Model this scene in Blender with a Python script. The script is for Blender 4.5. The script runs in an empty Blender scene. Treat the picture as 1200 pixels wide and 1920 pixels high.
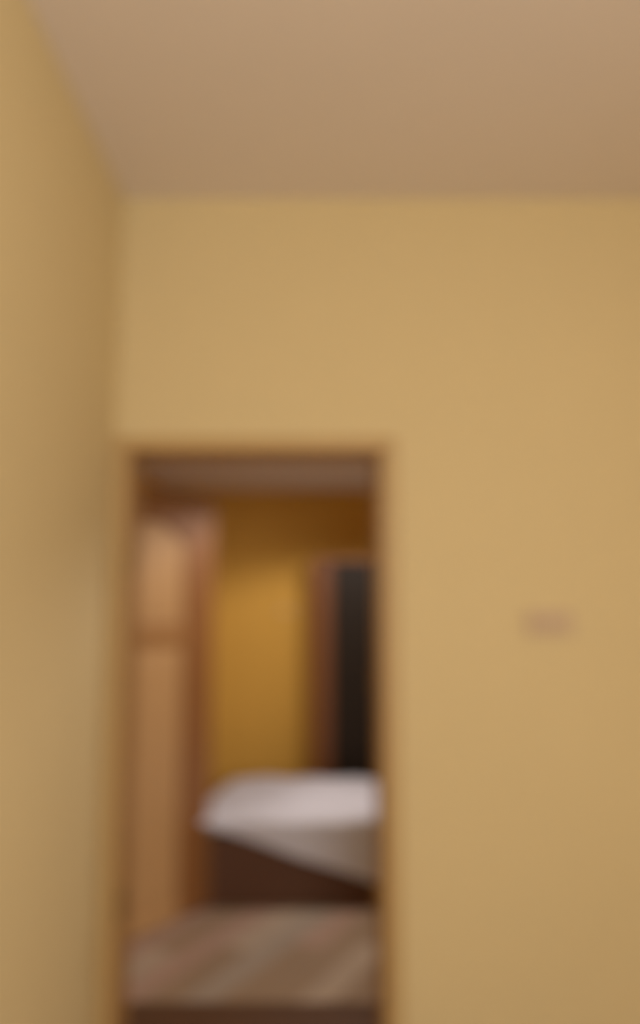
import bpy, bmesh, math, random
from mathutils import Vector, Matrix

S = bpy.context.scene
COL = S.collection
random.seed(4)
R = math.radians

# ------------------------------------------------------------ camera
FPX = 1450.0                      # focal length in pixels of the 1200x1920 frame
EYE = 1.45
cam = bpy.data.cameras.new('camera')
cam.sensor_fit = 'VERTICAL'
cam.sensor_height = 36.0
cam.sensor_width = 22.5
cam.lens = 36.0 * FPX / 1920.0
cam.clip_start = 0.02
cam.dof.use_dof = True            # the phone is focused far too close: soft everywhere
cam.dof.focus_distance = 0.6
cam.dof.aperture_fstop = 1.25
cam.dof.aperture_ratio = 0.75
camo = bpy.data.objects.new('camera', cam)
COL.objects.link(camo)
camo.location = (0, 0, EYE)
camo.rotation_euler = (R(90 + 7), 0, 0)
S.camera = camo

# ------------------------------------------------------------ world + light
w = bpy.data.worlds.new('world')
S.world = w
w.use_nodes = True
bg = w.node_tree.nodes['Background']
bg.inputs[0].default_value = (0.75, 0.86, 1.0, 1)
bg.inputs[1].default_value = 1.0


def area(name, loc, rot, sx, sy, power, col):
    l = bpy.data.lights.new(name, 'AREA')
    l.shape = 'RECTANGLE'
    l.size, l.size_y, l.energy, l.color = sx, sy, power, col
    o = bpy.data.objects.new(name, l)
    COL.objects.link(o)
    o.location, o.rotation_euler = loc, rot
    return o


WX0, WX1, WZ0, WZ1 = 0.15, 1.55, 1.10, 2.45          # the window behind the camera
BACK = -2.3
# daylight entering through the window in the wall behind the camera
area('daylight_and_fill', ((WX0 + WX1) / 2, BACK - 0.16, (WZ0 + WZ1) / 2), (R(90), 0, 0),
     WX1 - WX0, WZ1 - WZ0, 76.0, (1.0, 0.95, 0.88))
# added second window, unseen in the right wall, to brighten the left wall
VY0, VY1, VZ0, VZ1 = -1.75, -0.45, 0.9, 2.3
area('daylight_and_fill', (2.30 + 0.16, (VY0 + VY1) / 2, (VZ0 + VZ1) / 2), (0, R(90), 0),
     VZ1 - VZ0, VY1 - VY0, 78.0, (1.0, 0.95, 0.88))

vs = S.view_settings
vs.view_transform = 'Standard'
vs.look = 'None'
vs.exposure = 0.0
vs.gamma = 1.0
vs.use_curve_mapping = False


# ------------------------------------------------------------ helpers
def lin(c):
    return tuple(((v / 255) / 12.92 if v / 255 <= 0.04045 else ((v / 255 + 0.055) / 1.055) ** 2.4) for v in c)


def mat(name, rgb, rough=0.6, spec=0.3, var=0.06, scale=6.0, bump=0.0, bscale=60.0, grain=None, metal=0.0):
    m = bpy.data.materials.new(name)
    m.use_nodes = True
    nt = m.node_tree
    b = nt.nodes['Principled BSDF']
    b.inputs['Roughness'].default_value = rough
    b.inputs['Specular IOR Level'].default_value = spec
    b.inputs['Metallic'].default_value = metal
    tc = nt.nodes.new('ShaderNodeTexCoord')
    mp = nt.nodes.new('ShaderNodeMapping')
    if grain:
        mp.inputs['Scale'].default_value = grain
    nt.links.new(tc.outputs['Object'], mp.inputs[0])
    n = nt.nodes.new('ShaderNodeTexNoise')
    n.inputs['Scale'].default_value = scale
    n.inputs['Detail'].default_value = 5
    nt.links.new(mp.outputs[0], n.inputs['Vector'])
    mx = nt.nodes.new('ShaderNodeMix')
    mx.data_type = 'RGBA'
    c = lin(rgb)
    mx.inputs[6].default_value = tuple(v * (1 - var) for v in c) + (1,)
    mx.inputs[7].default_value = tuple(min(1, v * (1 + var)) for v in c) + (1,)
    nt.links.new(n.outputs['Fac'], mx.inputs[0])
    nt.links.new(mx.outputs[2], b.inputs['Base Color'])
    if bump:
        n2 = nt.nodes.new('ShaderNodeTexNoise')
        n2.inputs['Scale'].default_value = bscale
        nt.links.new(mp.outputs[0], n2.inputs['Vector'])
        bp = nt.nodes.new('ShaderNodeBump')
        bp.inputs['Strength'].default_value = bump
        bp.inputs['Distance'].default_value = 0.003
        nt.links.new(n2.outputs['Fac'], bp.inputs['Height'])
        nt.links.new(bp.outputs[0], b.inputs['Normal'])
    return m


M = {
    'wall': mat('yellow_plaster', (208, 188, 143), 0.75, 0.2, 0.03, 2.0, 0.25, 90),
    'wall_far': mat('ochre_plaster', (216, 168, 78), 0.7, 0.2, 0.04, 2.0, 0.25, 90),
    'ceiling': mat('ceiling_paint', (234, 224, 216), 0.85, 0.1, 0.02, 2.0, 0.15, 120),
    'frame': mat('brown_frame_paint', (152, 114, 68), 0.5, 0.35, 0.05, 5, 0, 1, (6, 6, 0.6)),
    'casing': mat('pale_casing_paint', (182, 152, 102), 0.5, 0.35, 0.04, 5, 0, 1, (6, 6, 0.6)),
    'stile': mat('brown_door_wood', (136, 90, 50), 0.45, 0.4, 0.14, 7, 0.1, 40, (8, 8, 0.6)),
    'rail': mat('mid_brown_door_rail', (160, 117, 72), 0.45, 0.4, 0.12, 7, 0.1, 40, (0.6, 8, 8)),
    'panel': mat('tan_door_panel', (184, 144, 98), 0.45, 0.4, 0.10, 7, 0.1, 40, (8, 8, 0.6)),
    'thresh': mat('dark_threshold_wood', (84, 56, 36), 0.5, 0.35, 0.15, 9, 0.1, 40, (0.6, 8, 8)),
    'bed': mat('dark_bed_wood', (88, 55, 34), 0.5, 0.35, 0.15, 7, 0.1, 40, (0.6, 8, 8)),
    'linen': mat('white_bed_linen', (206, 205, 216), 0.9, 0.1, 0.02, 8, 0.2, 220),
    'mattress': mat('mattress_ticking', (214, 205, 196), 0.9, 0.1, 0.03, 12),
    'cab': mat('red_brown_cabinet_wood', (128, 78, 44), 0.45, 0.35, 0.15, 7, 0.1, 40, (8, 8, 0.6)),
    'black': mat('near_black_panel', (40, 31, 24), 0.55, 0.2, 0.08, 5),
    'metal': mat('dull_brass', (120, 95, 58), 0.4, 0.5, 0.06, 12, metal=0.7),
    'switch': mat('ivory_switch_plastic', (192, 166, 130), 0.4, 0.4, 0.01, 3),
    'peg': mat('pale_peg', (222, 190, 140), 0.5, 0.3, 0.02, 3),
    'white_frame': mat('white_window_paint', (225, 222, 215), 0.5, 0.3, 0.02, 3),
    'sub': mat('subfloor', (124, 92, 58), 0.8, 0.2, 0.06, 5),
}
PLANKS = [mat('laminate_%s' % n, c, 0.42, 0.4, 0.12, 6, 0.08, 50, (0.5, 9, 9))
          for n, c in (('grey', (158, 144, 130)), ('rosy', (166, 138, 122)), ('dun', (148, 126, 104)), ('pale', (172, 154, 136)))]


def box(bm, x0, x1, y0, y1, z0, z1, bev=0.0, seg=2):
    r = bmesh.ops.create_cube(bm, size=1.0)
    vv = r['verts']
    for v in vv:
        v.co = Vector((x0 if v.co.x < 0 else x1, y0 if v.co.y < 0 else y1, z0 if v.co.z < 0 else z1))
    if bev:
        ee = list({e for v in vv for e in v.link_edges})
        bmesh.ops.bevel(bm, geom=ee, offset=bev, segments=seg, profile=0.5, affect='EDGES')


def cyl(bm, p0, p1, r0, r1=None, n=20):
    p0, p1 = Vector(p0), Vector(p1)
    d = p1 - p0
    m = Matrix.Translation((p0 + p1) / 2) @ d.to_track_quat('Z', 'Y').to_matrix().to_4x4()
    bmesh.ops.create_cone(bm, cap_ends=True, segments=n, radius1=r0, radius2=r0 if r1 is None else r1,
                          depth=d.length, matrix=m)


def obj(name, bm, m, parent=None, smooth=False):
    bmesh.ops.recalc_face_normals(bm, faces=bm.faces[:])
    me = bpy.data.meshes.new(name)
    bm.to_mesh(me)
    bm.free()
    me.materials.append(m)
    if smooth:
        for p in me.polygons:
            p.use_smooth = True
    o = bpy.data.objects.new(name, me)
    COL.objects.link(o)
    o.parent = parent
    return o


def boxes(name, lst, m, parent=None, bev=0.0):
    bm = bmesh.new()
    for b in lst:
        box(bm, *b, bev=bev)
    return obj(name, bm, m, parent)


def tag(o, label, cat, group=None, kind=None):
    o['label'] = label
    o['category'] = cat
    if group:
        o['group'] = group
    if kind:
        o['kind'] = kind
    return o


def struct(o, label, cat):
    return tag(o, label, cat, kind='structure')


def empty(name, loc=(0, 0, 0), rz=0.0):
    o = bpy.data.objects.new(name, None)
    COL.objects.link(o)
    o.location = loc
    o.rotation_euler = (0, 0, rz)
    o.empty_display_size = 0.1
    return o


# ------------------------------------------------------------ near room shell
XL, XR = -0.74, 2.30              # side walls
Y0, Y1 = 2.75, 2.90               # the wall with the doorway
H = 2.98                          # near ceiling
DX0, DX1, DH = -0.705, 0.238, 2.026  # doorway
FY = 5.30                         # far wall of the bedroom
FH = 2.24                         # its lowered ceiling
FXL, FXR = -1.06, 1.75

struct(boxes('floor', [(XL, XR, BACK, Y0, -0.1, 0)], M['sub']),
       'floor of the near room in front of the doorway', 'floor')
struct(boxes('ceiling', [(XL - .12, XR + .12, BACK - .12, Y1, H, H + .1)], M['ceiling']),
       'high tan white ceiling above the yellow walls', 'ceiling')
struct(boxes('wall_left', [(XL - .12, XL, BACK, Y0, 0, H)], M['wall']),
       'yellow left wall that meets the doorway wall in a corner', 'wall')
struct(boxes('wall_right', [(XR, XR + .12, BACK, VY0, 0, H), (XR, XR + .12, VY1, Y1, 0, H),
                            (XR, XR + .12, VY0, VY1, 0, VZ0), (XR, XR + .12, VY0, VY1, VZ1, H)], M['wall']),
       'yellow right side wall of the near room', 'wall')
struct(boxes('wall_front', [(XL - .12, DX0, Y0, Y1, 0, H), (DX1, XR, Y0, Y1, 0, H), (DX0, DX1, Y0, Y1, DH, H)], M['wall']),
       'broad yellow wall around the open doorway', 'wall')
struct(boxes('wall_back', [(XL - .12, WX0, BACK - .12, BACK, 0, H), (WX1, XR + .12, BACK - .12, BACK, 0, H),
                           (WX0, WX1, BACK - .12, BACK, 0, WZ0), (WX0, WX1, BACK - .12, BACK, WZ1, H)], M['wall']),
       'yellow back wall with a window behind the viewer', 'wall')

# window behind the camera, where the light comes from
win = struct(empty('window_1', (0, BACK, 0)), 'white framed window in the back wall', 'window')
boxes('window_frame', [(WX0, WX0 + .05, -.1, -.04, WZ0, WZ1), (WX1 - .05, WX1, -.1, -.04, WZ0, WZ1),
                       (WX0, WX1, -.1, -.04, WZ0, WZ0 + .05), (WX0, WX1, -.1, -.04, WZ1 - .05, WZ1)],
      M['white_frame'], win, .004)

win = struct(empty('fill_window', (XR, 0, 0)), 'added white framed window, unseen in the right wall of the near room', 'window')  # out of view, added to go with the fill light from the right
boxes('window_frame', [(.04, .1, VY0, VY0 + .05, VZ0, VZ1), (.04, .1, VY1 - .05, VY1, VZ0, VZ1),
                       (.04, .1, VY0, VY1, VZ0, VZ0 + .05), (.04, .1, VY0, VY1, VZ1 - .05, VZ1)],
      M['white_frame'], win, .004)

# doorway frame: lining inside the opening
d1 = struct(empty('door_1', (0, Y0, 0)), 'open doorway with a narrow brown frame in the yellow wall', 'doorway')
T = Y1 - Y0
boxes('jamb', [(DX0, DX0 + .028, -.008, T + .008, 0.02, DH)], M['frame'], d1, .004)
boxes('jamb', [(DX1 - .028, DX1, -.008, T + .008, 0.02, DH)], M['frame'], d1, .004)
boxes('door_head', [(DX0 + .028, DX1 - .028, -.008, T + .008, DH - .028, DH)], M['frame'], d1, .004)
CW = .036
boxes('casing', [(DX0 - .034, DX0 + .012, -.014, 0, .02, DH + CW)], M['casing'], d1, .004)
boxes('casing', [(DX1 - .012, DX1 + CW, -.014, 0, .02, DH + CW)], M['casing'], d1, .004)
boxes('casing', [(DX0 + .012, DX1 - .012, -.014, 0, DH - .012, DH + CW)], M['casing'], d1, .004)
boxes('door_stop', [(DX0 + .028, DX0 + .04, .07, .10, .02, DH - .028), (DX1 - .04, DX1 - .028, .07, .10, .02, DH - .028),
                    (DX0 + .028, DX1 - .028, .07, .10, DH - .04, DH - .028)], M['frame'], d1)
for z in (1.62, 0.45):
    bm = bmesh.new()
    box(bm, DX0 + .028, DX0 + .032, .005, .045, z - .055, z + .055)
    cyl(bm, (DX0 + .036, -.002, z - .055), (DX0 + .036, -.002, z + .055), .009)
    obj('hinge', bm, M['metal'], d1)
bm = bmesh.new()
box(bm, DX1 - .032, DX1 - .028, .02, .05, .72, .88)
obj('strike_plate', bm, M['metal'], d1)

# threshold in the doorway
struct(boxes('trim_1', [(DX0, DX1, Y0 - .02, Y1 + .12, 0.0, 0.018)], M['thresh'], None, .005),
       'dark brown wooden threshold across the foot of the doorway', 'threshold')

# ------------------------------------------------------------ bedroom shell
fl = struct(boxes('floor', [(FXL, FXR, Y0, FY, -0.1, -0.006)], M['sub']),
            'grey brown laminate floor of the bedroom beyond the doorway', 'floor')
struct(boxes('ceiling', [(FXL - .45, FXR + .12, Y1, FY + .12, FH, FH + .1)], M['ceiling']),
       'lowered greyish ceiling of the bedroom seen through the doorway', 'ceiling')
struct(boxes('wall_far', [(FXL - .45, FXR + .12, FY, FY + .12, 0, FH)], M['wall_far']),
       'ochre far wall of the bedroom behind the bed', 'wall')
struct(boxes('wall_right', [(FXR, FXR + .12, Y1, FY, 0, FH)], M['wall_far']),
       'ochre right wall of the bedroom, beyond the foot of the bed', 'wall')
D2A, D2B, D2H = 3.22, 4.12, 2.04  # doorway in the bedroom's left wall
struct(boxes('wall_left', [(FXL - .12, FXL, Y1, D2A, 0, FH), (FXL - .12, FXL, D2B, FY, 0, FH),
                           (FXL - .12, FXL, D2A, D2B, D2H, FH),
                           (FXL - .45, FXL - .40, Y1, FY, 0, FH), (FXL - .40, FXL - .12, Y1, Y1 + .05, 0, FH)],
             M['wall_far']),
       'ochre left wall of the bedroom behind the open panelled door', 'wall')

# laminate planks, laid at an angle, one object each
PW, PL, G = 0.128, 1.15, 0.004
ang = R(62)                       # plank direction from +X
ca, sa = math.cos(ang), math.sin(ang)
ctr = Vector((0.0, 3.5, 0))


def clip(poly, ax, lim, keep_less):
    out = []
    for i in range(len(poly)):
        a, b = poly[i], poly[(i + 1) % len(poly)]
        ia = (a[ax] <= lim) if keep_less else (a[ax] >= lim)
        ib = (b[ax] <= lim) if keep_less else (b[ax] >= lim)
        if ia:
            out.append(a)
        if ia != ib:
            t = (lim - a[ax]) / (b[ax] - a[ax])
            out.append((a[0] + t * (b[0] - a[0]), a[1] + t * (b[1] - a[1])))
    return out


for row in range(-14, 15):
    off = (row * 0.43) % 1.0 * PL
    for k in range(-3, 3):
        u0, u1 = k * PL + off + G / 2, (k + 1) * PL + off - G / 2
        v0, v1 = row * PW + G / 2, (row + 1) * PW - G / 2
        poly = [(ctr.x + u * ca - v * sa, ctr.y + u * sa + v * ca) for u, v in ((u0, v0), (u1, v0), (u1, v1), (u0, v1))]
        for ax, lim, less in ((0, FXL, False), (0, 1.0, True), (1, Y1 + .12, False), (1, 4.5, True)):
            poly = clip(poly, ax, lim, less) if len(poly) > 2 else []
        if len(poly) < 3:
            continue
        bm = bmesh.new()
        dz = random.uniform(0, 0.0012)
        top = [bm.verts.new((x, y, dz)) for x, y in poly]
        bot = [bm.verts.new((x, y, -0.006)) for x, y in poly]
        try:
            bm.faces.new(top)
            n = len(top)
            for i in range(n):
                bm.faces.new((top[i], top[(i + 1) % n], bot[(i + 1) % n], bot[i]))
        except ValueError:
            bm.free()
            continue
        obj('plank', bm, random.choice(PLANKS), fl)

# ------------------------------------------------------------ panelled door standing ajar in the bedroom
LW, LH, LT = 0.88, 2.0, 0.040
leaf_ang = math.atan2(0.72, 0.48)
d2 = struct(empty('door_2', (FXL + .012, D2A + .04, 0.0), leaf_ang),
            'brown panelled wooden door standing ajar at the left inside the bedroom', 'door')
# local x runs along the leaf from the hinge, -y faces the doorway
z0 = 0.012
ST = 0.21
boxes('stile', [(0, ST, -LT / 2, LT / 2, z0, LH)], M['stile'], d2, .003)
boxes('stile', [(LW - ST, LW, -LT / 2, LT / 2, z0, LH)], M['stile'], d2, .003)
boxes('rail', [(ST, LW - ST, -LT / 2, LT / 2, z0, z0 + .06)], M['panel'], d2, .003)
boxes('rail', [(ST, LW - ST, -LT / 2, LT / 2, 1.26, 1.38)], M['rail'], d2, .003)


def arch_profile(xa, xb, zs, rise, n=14):
    return [(xa + (xb - xa) * i / n, zs + rise * math.sin(math.pi * i / n)) for i in range(n + 1)]


def extrude(name, pts, ya, yb, m, parent):
    bm = bmesh.new()
    a = [bm.verts.new((x, ya, z)) for x, z in pts]
    b = [bm.verts.new((x, yb, z)) for x, z in pts]
    bm.faces.new(a)
    bm.faces.new(b[::-1])
    n = len(pts)
    for i in range(n):
        bm.faces.new((a[i], b[i], b[(i + 1) % n], a[(i + 1) % n]))
    return obj(name, bm, m, parent)


arc = arch_profile(ST, LW - ST, 1.76, 0.095)
extrude('rail', [(LW - ST, LH), (ST, LH)] + arc, -LT / 2, LT / 2, M['stile'], d2)
# upper panel with an arched head, raised field; lower rectangular panel
up = extrude('panel', [(LW - ST, 1.38), (ST, 1.38)] + arc, -.010, .010, M['panel'], d2)
extrude('raised_field', [(LW - ST - .05, 1.43), (ST + .05, 1.43)] + arch_profile(ST + .05, LW - ST - .05, 1.72, .075),
        -.017, .017, M['panel'], up)
lo = boxes('panel', [(ST, LW - ST, -.010, .010, z0 + .06, 1.26)], M['panel'], d2)
boxes('raised_field', [(ST + .05, LW - ST - .05, -.017, .017, z0 + .11, 1.21)], M['panel'], lo, .004)
for z in (1.75, .3):
    bm = bmesh.new()
    cyl(bm, (-.012, -.02, z - .05), (-.012, -.02, z + .05), .009)
    obj('hinge', bm, M['metal'], d2)

# ------------------------------------------------------------ recessed light in the lowered ceiling
LX, LY = 0.31, 4.0
lt = tag(empty('ceiling_light', (LX, LY, FH)), 'small round ceiling light above the bed', 'ceiling light')
bm = bmesh.new()
cyl(bm, (0, 0, -.010), (0, 0, 0), .055, .060, 28)
obj('trim_ring', bm, M['white_frame'], lt)
sl = bpy.data.lights.new('bedroom_downlight', 'SPOT')
sl.energy, sl.color, sl.spot_size, sl.spot_blend, sl.shadow_soft_size = 85.0, (1.0, 0.92, 0.84), R(154), 0.3, 0.09
so = bpy.data.objects.new('bedroom_downlight', sl)
COL.objects.link(so)
so.location = (LX, LY, FH - .02)

# ------------------------------------------------------------ bed along the bedroom
BX0, BX1, BY0, BY1 = -0.60, 1.40, 3.98, 4.84
bed = tag(empty('bed', ((BX0 + BX1) / 2, (BY0 + BY1) / 2, 0)),
          'low dark brown wooden single bed seen from its side beyond the doorway', 'bed')
cx, cy = bed.location.x, bed.location.y
hx, hy = (BX1 - BX0) / 2, (BY1 - BY0) / 2
boxes('side_panel', [(-hx, hx, -hy, -hy + .03, 0.0, .30)], M['bed'], bed, .004)
boxes('side_panel', [(-hx, hx, hy - .03, hy, 0.0, .30)], M['bed'], bed, .004)
boxes('end_panel', [(-hx, -hx + .03, -hy + .03, hy - .03, 0.0, .30)], M['bed'], bed, .004)
boxes('end_panel', [(hx - .03, hx, -hy + .03, hy - .03, 0.0, .62)], M['bed'], bed, .006)
boxes('top_rail', [(-hx - .008, hx - .03, -hy - .008, -hy + .04, .30, .335)], M['bed'], bed, .006)
boxes('slat_base', [(-hx + .03, hx - .03, -hy + .03, hy - .03, .22, .26)], M['bed'], bed)
bm = bmesh.new()
box(bm, -hx + .035, hx - .035, -hy + .042, hy - .035, .26, .375, .035, 4)
obj('mattress', bm, M['mattress'], bed, True)

# white duvet: puffy top, front edge hanging lower and lower towards the right
NX, NY = 90, 60
DXA, DXB = BX0 + .0, BX1 - .10
bm = bmesh.new()
rng = random.Random(2)
ph = [rng.uniform(0, 6.28) for _ in range(8)]


def duvet_pt(i, j):
    s = i / NX
    x = DXA + (DXB - DXA) * s
    xw = x - BX0
    hang = min(0.32, 0.004 + 0.33 * max(0.0, xw))      # hem drop below the top
    top_w = BY1 - BY0 - .03
    total = top_w + hang
    d = total * j / NY
    puff = .03 * math.sin(math.pi * min(1, max(0, (d - hang) / top_w))) ** .6 if d > hang else 0
    endf = 1 - math.exp(-xw / .10)
    endg = 1 - math.exp(-(DXB - x) / .06)
    rip = .010 * math.sin(5 * x + 3 * d + ph[0]) + .008 * math.sin(11 * x - 6 * d + ph[1]) + .005 * math.sin(19 * x + 9 * d + ph[2])
    zt = .432 + (puff + rip * .9) * endf * endg
    if d > hang:
        y = BY0 - .012 + (d - hang)
        t = min(1, (d - hang) / .09)
        z = zt - .022 * (1 - t) ** 2
        y -= .033 * (1 - t) ** 2
    else:
        y = BY0 - .045 - .008 * math.sin(9 * x + ph[3]) * (hang - d) * 3
        z = .432 - .022 + rip * endf * .3 - (hang - d)
    # rounded left end: back corner pulled in
    if d > hang:
        back = (d - hang) / top_w
        x += .10 * back ** 2 * (1 - s) ** 6
    return (x, y, z)


g = [[bm.verts.new(duvet_pt(i, j)) for j in range(NY + 1)] for i in range(NX + 1)]
for i in range(NX):
    for j in range(NY):
        bm.faces.new((g[i][j], g[i + 1][j], g[i + 1][j + 1], g[i][j + 1]))
du = obj('duvet', bm, M['linen'], None, True)
sol = du.modifiers.new('thick', 'SOLIDIFY')
sol.thickness = .02
sol.offset = -1
tag(du, 'rumpled white duvet on the bed, hanging lower at the right', 'duvet')

# ------------------------------------------------------------ tall cabinet behind the bed
CX0, CX1, CY0, CY1, CH = -0.036, 0.80, 5.02, 5.29, 1.768
cab = tag(empty('cabinet', ((CX0 + CX1) / 2, (CY0 + CY1) / 2, 0)),
          'tall red brown cabinet with near black doors standing behind the bed', 'cabinet')
chx, chy = (CX1 - CX0) / 2, (CY1 - CY0) / 2
boxes('carcass', [(-chx, -chx + .02, -chy + .022, chy, .06, CH - .03), (chx - .02, chx, -chy + .022, chy, .06, CH - .03),
                  (-chx + .02, chx - .02, chy - .015, chy, .06, CH - .03), (-chx + .02, chx - .02, -chy + .022, chy - .015, .06, .08)],
      M['cab'], cab)
boxes('top_board', [(-chx - .008, chx + .008, -chy - .008, chy, CH - .03, CH)], M['cab'], cab, .005)
boxes('plinth', [(-chx + .01, chx - .01, -chy + .03, chy, 0, .06)], M['black'], cab)
boxes('side_stile', [(-chx, -chx + .10, -chy, -chy + .022, .06, CH - .03)], M['cab'], cab, .003)
boxes('side_stile', [(chx - .10, chx, -chy, -chy + .022, .06, CH - .03)], M['cab'], cab, .003)
for a, b, hxp in ((-chx + .103, -.0015, -.03), (.0015, chx - .103, .03)):
    dr = boxes('door', [(a, b, -chy + .002, -chy + .022, .065, CH - .034)], M['black'], cab, .003)
    bm = bmesh.new()
    box(bm, hxp - .006, hxp + .006, -chy - .022, -chy - .012, .9, 1.06, .003)
    for z in (.92, 1.04):
        cyl(bm, (hxp, -chy - .014, z), (hxp, -chy + .003, z), .004, n=10)
    obj('handle', bm, M['metal'], dr)

# ------------------------------------------------------------ small pale peg on the far wall
peg = tag(empty('wall_hook', (-.235, FY, 1.42)), 'small pale hook fixed on the ochre far wall above the bed', 'hook')
bm = bmesh.new()
box(bm, -.03, .03, -.008, 0, -.02, .02, .003)
obj('back_plate', bm, M['peg'], peg)
bm = bmesh.new()
cyl(bm, (0, -.006, 0), (0, -.05, .012), .007, .006)
cyl(bm, (0, -.05, .010), (0, -.054, .032), .008, .010)
obj('peg', bm, M['peg'], peg)

# ------------------------------------------------------------ light switch on the doorway wall
sw = tag(empty('light_switch', (.805, Y0, 1.395)),
         'ivory double light switch on the yellow wall right of the doorway', 'switch')
bm = bmesh.new()
box(bm, -.080, .080, -.013, 0, -.046, .046, .005, 3)
obj('switch_plate', bm, M['switch'], sw)
for cxx in (-.036, .036):
    bm = bmesh.new()
    box(bm, -.030, .030, -.007, .004, -.031, .031, .003)
    o = obj('rocker', bm, M['switch'], sw)
    o.location = (cxx, -.013, 0)
    o.rotation_euler = (R(5), 0, 0)
